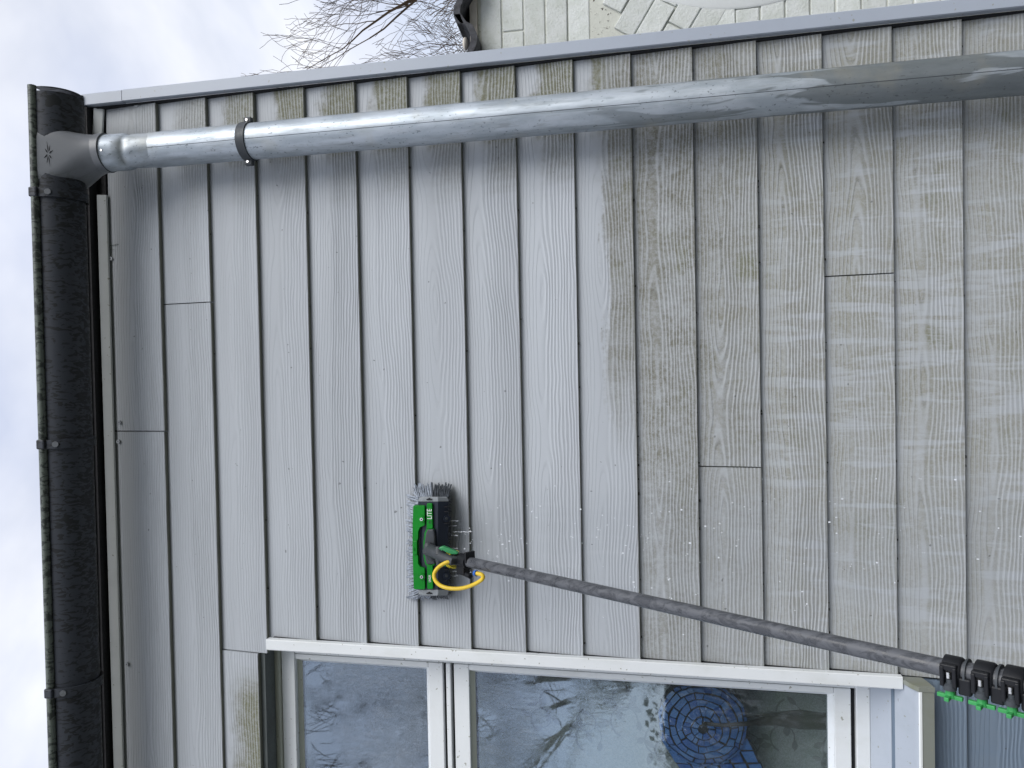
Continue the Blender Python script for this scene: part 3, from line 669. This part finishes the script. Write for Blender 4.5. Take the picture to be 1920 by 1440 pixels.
for i in range(12):
    z = zp + (0.0 - zp) * i / 11; Rg3.append([Vector((pcx + PR * math.cos(2 * math.pi * k / 48), pcy + PR * math.sin(2 * math.pi * k / 48), z)) for k in range(48)])
pm = MB().rings(Rg3, True, True).build('pipe', 'zinc', pipe, smooth=True)
sa = R_(262); MB().tube([(pcx + PR * math.cos(sa), pcy + PR * math.sin(sa), 0.01), (pcx + PR * math.cos(sa), pcy + PR * math.sin(sa), zp - 0.001)], 0.0007, 5).build('seam', 'charcoal_plastic', pipe)
zc_ = U(450, 270, -0.13).z
clamp = MB().tube([(pcx, pcy, zc_ - 0.013), (pcx, pcy, zc_ + 0.013)], PR + 0.004, 40).build('pipe_clamp', 'charcoal_plastic', pipe, smooth=True)
for sx in (-1, 1):
    MB().box(*sorted((pcx + sx * (PR - 0.002), pcx + sx * (PR + 0.018))), pcy - 0.009, pcy + 0.008, zc_ - 0.012, zc_ + 0.012).build('clamp_lug', 'charcoal_plastic', clamp, bevel=0.003)
    MB().tube([(pcx + sx * (PR + 0.009), pcy - 0.012, zc_), (pcx + sx * (PR + 0.009), pcy + 0.012, zc_)], 0.0038, 8).build('clamp_bolt', 'steel', clamp, smooth=True)
MB().tube([(pcx, pcy + PR, zc_), (pcx, 0.02, zc_)], 0.006, 8).build('clamp_stem', 'charcoal_plastic', clamp)
ct = U(191, 263, -0.15); MB().tube([ct, ct + Vector((0.004, -0.012, 0.002))], 0.0055, 6).build('bolt', 'rust', pipe)
ct = U(191, 282, -0.185); MB().disc(ct, (0, -1, 0), 0.003, 0.004, 8).build('rivet', 'steel', pipe)

# ================================================================== NEIGHBOURING WALL
NY = 0.36
nwall = thing('neighbour_wall', (1.6, NY, 0), 'pale painted brick wall with dark pantile coping, behind the corner trim', 'wall')
MB().box(0.886, 3.2, NY + 0.0105, NY + 0.30, 0, U(893, 60, NY).z).build('wall_core', 'joint', nwall)
ztop = U(894, 60, NY).z; CH = 0.0716; zc0 = U(1105, 60, NY).z
BL = 0.215; rb = random.Random(11)
def brick(x0, z0, w, h, ang=0.0, dy=0.0):
    m_ = BRK if abs(w - BL) < 1e-6 else None
    b = MB().box(0, w, 0, 0.05, 0, h); o = b.build('brick', 'brick', bevel=0.003, seg=2)
    o.location = (x0, NY + 0.006 - dy + rb.uniform(-0.002, 0.002), z0); o.rotation_euler = (0, ang + rb.uniform(-0.008, 0.008), 0); adopt(o, nwall); return o
BRK = None; JN = 0.0045
z = zc0; row = 0
while z < ztop - 0.03:                                   # level courses under the coping
    h = min(CH - JN, ztop - z); off = (-0.085, -0.092, -0.075, -0.02, -0.088)[row % 5]
    for i in range(5): brick(0.90 + off + i * (BL + JN), z, BL, h)
    z += CH; row += 1
ztum = U(1288, 20, NY).z
z = ztum - CH; row = 0
while z > 0.3:                                           # level courses lower down
    off = (-0.09, -0.08, -0.03, -0.086)[row % 4]
    for i in range(4): brick(0.90 + off + i * (BL + JN), z, BL, CH - JN)
    z -= CH; row += 1
ang = R_(32)                                             # slanting courses between them
for i in range(-2, 9):
    zb = ztum - 0.10 + i * CH / math.cos(ang)
    for j in range(4):
        cx_ = 0.90 + j * (BL + JN) * math.cos(ang) + (-0.05 if i % 2 else 0.03); cz = zb - (cx_ - 0.90) * math.tan(ang) + 0.10
        lim_hi = zc0 - 0.006 - max(0, 0.0) ; 
        if cz < zc0 - 0.05 + (cx_ - 0.9) * 0.3 and cz > ztum - 0.13: brick(cx_, cz, BL, CH - JN, ang, 0.0035)
# round pale rendered surround that just enters the picture
rc_c = U(1395, -395, NY - 0.03); rr_ = (U(1395, 6, NY - 0.03) - rc_c).length
Rg = [[rc_c + Vector((r * math.cos(2 * math.pi * k / 72), yy, r * math.sin(2 * math.pi * k / 72))) for k in range(72)] for r, yy in ((rr_, 0.06), (rr_, 0.034), (rr_ - 0.006, 0.030), (rr_ - 0.14, 0.030), (rr_ - 0.15, 0.06))]
MB().rings(Rg, False, False).build('round_surround', 'print_white', nwall, smooth=True)
# coping tiles: S-shaped pantiles laid across the wall top
def pantile(x0, z0, w=0.235, amp=0.026, th=0.022, tilt=0.0):
    n = 26; top = []; bot = []
    for i in range(n + 1):
        u = i / n; zz_ = amp * math.sin(2 * math.pi * u * 1.0 + 0.6) + (0.012 if u > 0.86 else 0)
        top.append(Vector((x0 + u * w, 0, z0 + zz_ + th))); bot.append(Vector((x0 + u * w, 0, z0 + zz_)))
    poly = top + bot[::-1]
    b = MB(); n2 = len(poly)
    for yy, dz in ((NY - 0.075, -0.012), (NY + 0.38, 0.03)): b.v += [p + Vector((0, yy, dz)) for p in poly]
    for i in range(n2): j = (i + 1) % n2; b.f.append([i, j, n2 + j, n2 + i])
    for i in range(n): b.f.append([i, i + 1, n2 - 2 - i, n2 - 1 - i]); b.f.append([n2 + i + 1, n2 + i, 2 * n2 - 1 - i, 2 * n2 - 2 - i])
    return b.build('coping_tile', 'tile_dark', nwall, smooth=True)
for i in range(9): pantile(0.90 + i * 0.205, ztop + 0.018 + (0.003 if i % 2 else 0))
c0 = U(868, 75, NY - 0.07)
MB().sphere(c0 + Vector((0, 0.03, 0)), 0.02, (1.1, 0.8, 0.45), 10, 6).build('pale_dab', 'mortar_white', nwall, smooth=True)  # small pale lump below the front of the first tiles
MB().box(0.887, 3.2, NY - 0.004, NY + 0.3, ztop - 0.002, ztop + 0.022).build('mortar_bed', 'mortar_white', nwall)

# ================================================================== TREES
def tree(name, base, height, label, seed, spread=0.55, depth=6, lean=(0, 0), trunk_r=0.16, group=None, twig=0.0045, minlen=0.28, forks=4, tw=3):
    rnd = random.Random(seed); root = thing(name, base, label, 'tree', group)
    T, C = MB(), MB()
    def grow(p, d, L_, r, lev):
        n = 4 if lev < depth - 1 else 3; pts = [p]; rad = [r]; q = p.copy(); dd = d.copy()
        for i in range(n):
            dd = (dd + Vector((rnd.uniform(-1, 1), rnd.uniform(-1, 1), rnd.uniform(-0.6, 0.9))) * (0.10 + 0.035 * lev)).normalized()
            q = q + dd * (L_ / n); pts.append(q.copy()); rad.append(max(twig * 0.7, r * (1 - 0.45 * (i + 1) / n)))
        (T if lev < 1 else C).tube(pts, rad, 7 if lev < 2 else (4 if lev < 4 else 3), cap=False)
        if lev >= depth or L_ < 0.1: return
        kids = forks if lev < 2 else tw
        for k in range(kids):
            i = n if k == 0 else rnd.randint(max(1, n - 3), n); s = pts[i]
            dirr = (pts[i] - pts[i - 1]).normalized()
            side = Vector((rnd.uniform(-1, 1), rnd.uniform(-1, 1), rnd.uniform(-0.35, 0.6))).normalized()
            nd = (dirr * (1.0 if k == 0 else 0.75) + side * spread * (0.4 if k == 0 else 1.15)).normalized(); nd.z += 0.10; nd.normalize()
            grow(s, nd, L_ * rnd.uniform(0.60, 0.82), rad[i] * (0.82 if k == 0 else rnd.uniform(0.45, 0.65)), lev + 1)
    d0 = Vector((lean[0], lean[1], 1)).normalized()
    grow(Vector(base) - Vector((0, 0, 0.1)), d0, height * 0.33, trunk_r, 0)
    T.build('trunk', 'bark', root, smooth=True); C.build('crown', 'twig', root, smooth=True); return root
tree('bare_tree', (6.6, 9.8, 0), 8.2, 'bare leafless tree rising behind the pale brick wall', 21, 0.58, 7, (-0.03, 0.0), 0.27, twig=0.0048, forks=4)
tree('bare_tree', (-5.7, -12.0, 0), 9.6, 'bare tree behind the viewer, mirrored in the window panes', 4, 0.6, 6, (0.0, 0.0), 0.18, twig=0.0075, forks=5)

rh = random.Random(31); hg = MB(); hl = MB()
hedge = thing('hedge', (-6, -15, 0), 'dark clipped hedge behind the viewer, mirrored low in the window', 'hedge')
for i in range(60):
    xa, xb_ = -40 + i * 1.0, -39 + i * 1.0; hh_ = 2.22 + 0.32 * mnoise.noise(Vector((xa * 0.55, 0, 0))) + rh.uniform(-0.12, 0.25)
    for j in range(190):
        c = Vector((rh.uniform(xa, xb_), -15 + rh.choice((rh.uniform(0.28, 0.5), rh.uniform(-0.4, 0.5))), rh.uniform(0.1, hh_ + 0.1))); d1 = Vector((rh.uniform(-1, 1), rh.uniform(-1, 1), rh.uniform(-1, 1))).normalized(); d2 = d1.orthogonal().normalized(); r_ = rh.uniform(0.05, 0.11)
        i0 = len(hl.v); hl.v += [c + d1 * r_, c + d2 * r_ * 0.6, c - d1 * r_, c - d2 * r_ * 0.6]; hl.f.append([i0, i0 + 1, i0 + 2, i0 + 3])
hg.box(-40, 20, -15.4, -14.65, 0, 1.95); hg.build('hedge_body', 'hedge_leaf', hedge); hl.build('leaves', 'hedge_leaf', hedge)

# ================================================================== BRUSH ON ITS POLE
def bp(zx, zy, w): return U(730 + zx / 5.54, 880 + zy / 5.54, -w)
brush = thing('wash_brush', bp(450, 795, 0.0), 'green and charcoal washing brush with yellow hose on a long grey pole, scrubbing the planks', 'brush')
def plate(name, pts, w0, w1, mat, host, bev=0.0015):
    poly = [bp(x, y, w1) for x, y in pts]; return MB().prism(poly, (0, (w1 - w0), 0)).build(name, mat, host, bevel=bev)
# block: convex body with a ridge, dark with grey end caps
def section(zy, z0=300, z1=505, z2=612, wl=0.0, k=1.0):
    return [bp(z0, zy, 0.040), bp(z0, zy, 0.060), bp(z0 + 40, zy, 0.072), bp(z1, zy, 0.076), bp(z2, zy, 0.056), bp(z2 + 4, zy, 0.040)]
block = MB().rings([section(333), section(1252)]).build('block', 'navy_plastic', brush, bevel=0.001)
MB().rings([section(285, 330, 500, 590), section(300, 306, 505, 608), section(334, 298, 506, 614)]).build('end_cap', 'grey_plastic', brush, bevel=0.001)
MB().rings([section(1251, 298, 506, 614), section(1296, 304, 505, 610), section(1312, 325, 500, 590)]).build('end_cap', 'grey_plastic', brush, bevel=0.001)
for zy in (312, 1288): plate('cap_slot', [(385, zy - 5), (405, zy - 5), (405, zy - 14), (420, zy - 14), (420, zy - 5), (443, zy - 5), (443, zy + 7), (385, zy + 7)], 0.074, 0.0768, 'black_plastic', block, 0)
pa = [(248, 378), (362, 378), (367, 385), (367, 580), (352, 590), (318, 602), (300, 650), (298, 720), (290, 745), (290, 885), (298, 905), (300, 980), (322, 1015), (367, 1030), (370, 1235), (362, 1248), (262, 1248), (252, 1240), (244, 1000), (240, 830), (240, 560)]
pla = plate('green_plate', pa, 0.066, 0.0805, 'green_plastic', brush)
plate('plate_nub', [(246, 745), (288, 745), (288, 888), (246, 888)], 0.080, 0.0835, 'green_plastic', pla)
for zx, zy in ((340, 515), (342, 1112), (265, 828)):
    c = bp(zx, zy, 0.0795); MB().disc(c, (0, -1, 0), 0.0092 if zx > 300 else 0.0045, 0.004, 16).build('boss', 'green_plastic', pla, smooth=True)
    if zx > 300: MB().disc(c + Vector((0, -0.0036, 0)), (0, -1, 0), 0.0046, 0.003, 12).build('screw', 'steel', pla, smooth=True); MB().disc(c + Vector((0, -0.0065, 0)), (0, -1, 0), 0.0022, 0.0006, 8).build('screw_hole', 'black_plastic', pla)
bar1 = plate('green_bar', [(390, 355), (438, 355), (444, 362), (450, 618), (386, 618), (388, 362)], 0.070, 0.083, 'green_plastic', brush)
bar2 = plate('green_bar', [(390, 995), (450, 995), (453, 1236), (447, 1244), (400, 1244), (394, 1238)], 0.070, 0.083, 'green_plastic', brush)
plate('hinge_rim', [(385, 618), (466, 618), (474, 990), (466, 1000), (378, 1000), (364, 960), (352, 880), (352, 760), (366, 660)], 0.070, 0.0815, 'green_plastic', brush)
plate('hinge_plate', [(392, 628), (458, 622), (470, 700), (470, 985), (386, 990), (374, 950), (364, 870), (364, 765), (376, 670)], 0.075, 0.0875, 'charcoal_plastic', brush, 0.003)
plate('yellow_tab', [(360, 822), (408, 826), (410, 893), (364, 886)], 0.084, 0.092, 'yellow_plastic', brush)
for zy in (390, 440, 562, 1045, 1160): plate('slot', [(568, zy - 5), (603, zy - 5), (603, zy + 5), (568, zy + 5)], 0.055, 0.0668, 'black_plastic', block, 0)
for zy in (510, 1105):
    MB().disc(bp(590, zy, 0.056), (0, -0.8, -0.5), 0.0095, 0.009, 16).build('bolt_cup', 'navy_plastic', block, smooth=True)
    MB().disc(bp(592, zy, 0.0645), (0, -0.8, -0.5), 0.004, 0.0025, 10).build('bolt', 'charcoal_plastic', block, smooth=True)
# bristles: a fringe of tufts that splay out where they press on the wall
rbz = random.Random(2); bt, bd = MB(), MB()
def tuft(zx, zy, ox, oy, dark=False, tl=1.0):
    base = bp(zx, zy, 0.045); ex, ey = zx + ox * tl * 1.22, zy + oy * tl * 1.22
    for i in range(4):
        tip = bp(ex + rbz.uniform(-9, 9), ey + rbz.uniform(-9, 9), rbz.uniform(0.003, 0.008))
        mid = (base + tip) / 2 + Vector((rbz.uniform(-.001, .001), -0.004, rbz.uniform(-.001, .001)))
        b0 = base + Vector((rbz.uniform(-.0014, .0014), 0, rbz.uniform(-.0014, .0014)))
        (bd if dark else bt).tube([b0, mid, tip], [0.0013, 0.0016, 0.0010], 4, cap=False)
for zy in range(290, 1310, 22):                          # upper long side
    for row in (0, 1):
        if zy < 700 or zy > 720: tuft(302 + row * 20, zy + rbz.uniform(-6, 6) + row * 8, -(78 + rbz.uniform(0, 26)) + row * 25, rbz.uniform(-4, 12) * (1 if zy > 795 else -1) + (zy - 795) / 500 * 28)
for zx in range(300, 612, 17):                           # right-hand end
    for row in (0, 1): tuft(zx, 288 + row * 12, (zx - 470) * 0.18 + rbz.uniform(-5, 5), -(88 + rbz.uniform(0, 34)) + row * 22, zx > 440)
for zx in range(310, 612, 19):                           # left-hand end
    tuft(zx, 1306, (zx - 450) * 0.1, 26 + rbz.uniform(0, 16), zx > 430)
for zy in range(300, 1310, 20): tuft(606, zy + rbz.uniform(-5, 5), 14 + rbz.uniform(0, 16), rbz.uniform(-8, 8), True)
for zy in range(310, 1300, 26):
    for zx in (360, 420, 480, 540): tuft(zx, zy, rbz.uniform(-6, 6), rbz.uniform(-6, 6), True)
tag(bt.build('bristles', 'bristle', brush), kind='stuff'); tag(bd.build('dark_bristles', 'bristle_dark', brush), kind='stuff')
# lettering on the green bars
def lettering(txt, zx, zy, size, mat, host, w, squeeze=1.0):
    cu = bpy.data.curves.new('lettering', 'FONT'); cu.body = txt; cu.size = size; cu.extrude = 0.0003; cu.align_x = 'LEFT'; cu.align_y = 'CENTER'
    tmp = bpy.data.objects.new('tmp', cu); COL.objects.link(tmp); dg = bpy.context.evaluated_depsgraph_get()
    me = bpy.data.meshes.new_from_object(tmp.evaluated_get(dg)); bpy.data.objects.remove(tmp)
    me.materials.clear(); me.materials.append(MATS[mat]); o = bpy.data.objects.new('lettering', me); COL.objects.link(o)
    o.location = bp(zx, zy, w); o.rotation_euler = (R_(90), 0, 0); o.scale = (squeeze, 1, 1); adopt(o, host); return o
for dx in (0.0, 0.0006): lettering('LITE', 420, 520 - dx * 0, 0.0195, 'print_white', bar1, 0.0836 + dx * 0.2, 0.82 + dx * 0)
lettering('n', 420, 564, 0.016, 'print_dark', bar1, 0.0836, 1.0)
lettering('UNGER', 422, 1172, 0.0095, 'print_white', bar2, 0.0836, 0.62)

# neck, lever, clamp and pole
P0, P1 = A(862, 1050, 2.045), A(1910, 1283, 1.105)
pd = (P1 - P0).normalized(); kx = Vector((-1, 0, 0)); kx = (kx - pd * kx.dot(pd)).normalized(); kz = pd.cross(kx).normalized()
if kz.dot(CAM - P0) < 0: kz = -kz
nk = [bp(395, 850, 0.086), bp(430, 845, 0.105), bp(490, 870, 0.125), bp(560, 915, 0.145), bp(650, 950, 0.165), P0]
MB().tube(nk, [0.014, 0.018, 0.016, 0.0135, 0.0118, 0.0115], 14).build('neck', 'charcoal_plastic', brush, smooth=True)
MB().tube([bp(400, 775, 0.096), bp(420, 850, 0.104), bp(450, 930, 0.096)], [0.011, 0.018, 0.011], 12).build('knuckle', 'charcoal_plastic', brush, smooth=True)
MB().tube([bp(510, 812, 0.130), bp(516, 870, 0.137), bp(520, 985, 0.130)], [0.009, 0.013, 0.009], 10).build('pivot', 'charcoal_plastic', brush, smooth=True)
plate('lever', [(508, 830), (518, 812), (560, 800), (590, 815), (690, 855), (712, 872), (704, 884), (640, 884), (585, 862), (556, 842), (538, 850), (530, 835)], 0.138, 0.152, 'lever_green', brush, 0.003)
plate('lever', [(498, 962), (540, 972), (590, 1000), (580, 1012), (520, 990), (498, 975)], 0.120, 0.132, 'lever_green', brush, 0.003)
def frustum(c, axis, r0, r1, L_, n=18): return MB().tube([c, c + axis * L_], [r0, r1], n)
MB().tube([P0 - pd * 0.010, P0 + pd * 0.004], 0.0165, 18).build('neck_collar', 'black_plastic', brush, smooth=True)
# yellow clip: two open rings side by side
for s in (-0.018, -0.006):
    c = P0 - pd * 0.012 + pd * s + kz * 0.004; ring_ = []
    for i in range(14):
        a = R_(-40 + i * 20); ring_.append(c + (kx * math.cos(a) * -1 + kz * math.sin(a)) * 0.0215)
    MB().tube(ring_, 0.0036, 6).build('hose_clip', 'yellow_plastic', brush, smooth=True)
# collar block at the head of the pole
cb = P0 + pd * 0.018
MB().tube([cb - pd * 0.012, cb + pd * 0.020], 0.0195, 18).build('pole_collar', 'black_plastic', brush, smooth=True)
MB().obox(cb + kx * 0.022 + kz * 0.004, pd, kx, kz, 0.016, 0.012, 0.012).build('collar_block', 'black_plastic', brush, bevel=0.003)
MB().obox(cb - kx * 0.014 + pd * 0.024, pd, kx, kz, 0.004, 0.014, 0.016).build('collar_flange', 'black_plastic', brush, bevel=0.002)
MB().tube([cb + kx * 0.030 + pd * 0.002 + kz * 0.006, cb + kx * 0.034 + pd * 0.034 + kz * 0.008], 0.0068, 10).build('hose_fitting', 'black_plastic', brush, smooth=True)
hb = bp(905, 1080, 0.215)
MB().tube([hb - pd * 0.006, hb + pd * 0.001], 0.0078, 12).build('blue_ring', 'blue_plastic', brush, smooth=True)
# yellow hose loop
hp = [(665, 957, .165), (600, 965, .170), (520, 1010, .172), (470, 1075, .175), (472, 1140, .180), (520, 1200, .185), (600, 1232, .190), (700, 1240, .196), (800, 1225, .203), (890, 1190, .212), (955, 1150, .218), (975, 1120, .220), (962, 1096, .219), (930, 1085, .217), (905, 1080, .215)]
def smooth_path(P, k=5):
    out_ = []
    for i in range(len(P) - 1):
        p0, p1, p2, p3 = P[max(i - 1, 0)], P[i], P[i + 1], P[min(i + 2, len(P) - 1)]
        for j in range(k):
            t = j / k; out_.append(0.5 * ((2 * p1) + (p2 - p0) * t + (2 * p0 - 5 * p1 + 4 * p2 - p3) * t * t + (3 * p1 - p0 - 3 * p2 + p3) * t ** 3))
    return out_ + [P[-1]]
MB().tube(smooth_path([bp(x, y, w) for x, y, w in hp]), 0.0052, 12).build('yellow_hose', 'yellow_rubber', brush, smooth=True)
# the pole: three telescopic lengths, running down to the ground behind the camera
def at_px(px, py_hint=None):
    # parameter along the pole whose picture column is px
    lo, hi_ = 0.0, 3.0
    for _ in range(50):
        m_ = (lo + hi_) / 2; q = P0 + pd * m_ - CAM; xx = 960 + FPX * q.dot(AX) / q.dot(AZ)
        if xx < px: lo = m_
        else: hi_ = m_
    return (lo + hi_) / 2
t1, t2, t3 = at_px(1788), at_px(1848), at_px(1905)
tend = -(P0.z - 0.03) / pd.z
poleL = [('pole', 0.02, t1, 0.0138), ('pole', t1, t2, 0.0158), ('pole', t2, t3, 0.0178), ('pole', t3, tend, 0.0198)]
for nme, a, b_, r in poleL: MB().tube([P0 + pd * (a + (b_ - a) * i / 6) for i in range(7)], r, 20).build(nme, 'pole', brush, smooth=True)
for t_, r in ((t1, 0.0158), (t2, 0.0178), (t3, 0.0198)):
    c = P0 + pd * t_
    cl = MB().tube([c - pd * 0.012, c - pd * 0.011, c + pd * 0.011, c + pd * 0.014], [r + 0.003, r + 0.0052, r + 0.0052, r + 0.003], 20).build('clamp', 'black_plastic', brush, smooth=True)
    n1 = (kx * 0.86 + kz * 0.5).normalized()                    # where the jaws open, facing the camera side
    for s in (-1, 1): MB().obox(c + kx * 0.004 + kz * (r + 0.005) + pd * s * 0.0085, pd, kx, kz, 0.0030, 0.015, 0.0065).build('clamp_jaw', 'black_plastic', cl, bevel=0.0015)
    MB().obox(c - kx * 0.010 + kz * (r + 0.004), pd, kx, kz, 0.0115, 0.0045, 0.006).build('clamp_hinge', 'black_plastic', cl, bevel=0.002)
    MB().tube([c - kx * 0.003 + kz * (r + 0.006), c + kx * 0.006 + kz * (r + 0.006)], 0.0042, 10).build('clamp_bolt', 'steel', cl, smooth=True)
    s0 = c + kx * 0.008 + kz * (r + 0.003)
    MB().tube([s0, s0 + kx * 0.006, s0 + kx * 0.009, s0 + kx * 0.016], [0.005, 0.005, 0.0095, 0.0095], 14).build('clamp_stem', 'charcoal_plastic', cl, smooth=True)
    k0 = s0 + kx * 0.016
    kb = MB().tube([k0, k0 + kx * 0.006, k0 + kx * 0.012], [0.0062, 0.0068, 0.0085], 10)
    for i in range(4):
        a = math.pi / 2 * i; d_ = pd * math.cos(a) + kz * math.sin(a); e_ = pd * -math.sin(a) + kz * math.cos(a)
        kb.obox(k0 + kx * 0.0105 + d_ * 0.011, d_, e_, kx, 0.0065, 0.0034, 0.0030)
    kb.build('knob', 'knob_green', cl, bevel=0.001)
    MB().tube([c + pd * 0.018, c + pd * 0.021], r + 0.0052, 20).build('clamp_flange', 'charcoal_plastic', cl, smooth=True)
    MB().obox(c + pd * 0.020 + kx * 0.016 + kz * (r - 0.001), pd, kx, kz, 0.009, 0.013, 0.0055).build('clamp_pad', 'black_plastic', cl, bevel=0.003)

# ================================================================== WATER
rw = random.Random(8); w_ = MB()
for zy, l0, l1 in ((535, 640, 712), (585, 640, 695), (650, 650, 845), (685, 640, 705), (820, 650, 715), (1060, 640, 705), (1107, 640, 715)):
    n = int((l1 - l0) / 9)
    for i in range(n):
        zx = l0 + (l1 - l0) * (i + rw.random()) / n
        w_.sphere(bp(zx, zy + rw.uniform(-4, 4), 0.030), rw.uniform(0.0008, 0.0018) * (1.5 if i > n - 2 else 1), (0.8, 0.8, rw.uniform(1.2, 2.6)), 6, 4)
for i in range(150):
    px = 868 + (rw.random() ** 1.35) * 1050; spread_ = 70 + (px - 868) * 0.10
    py = 1015 + (px - 868) * 0.0 + rw.gauss(0, spread_ * 0.62)
    if not 860 < py < 1235: continue
    c = U(px, py, -rw.uniform(0.006, 0.05)); w_.sphere(c, rw.uniform(0.0008, 0.0021), (rw.uniform(0.7, 1.4), 0.8, rw.uniform(0.8, 2.2)), 6, 4)
    if rw.random() < 0.35: w_.sphere(c + Vector((rw.uniform(-.006, .006), 0, rw.uniform(-.006, .006))), rw.uniform(0.0006, 0.0012), (1.2, 0.8, 1.0), 6, 4)
tag(w_.build('water_drops', 'water', smooth=True), 'small drops of water falling from the brush down the planks', 'water', kind='stuff')
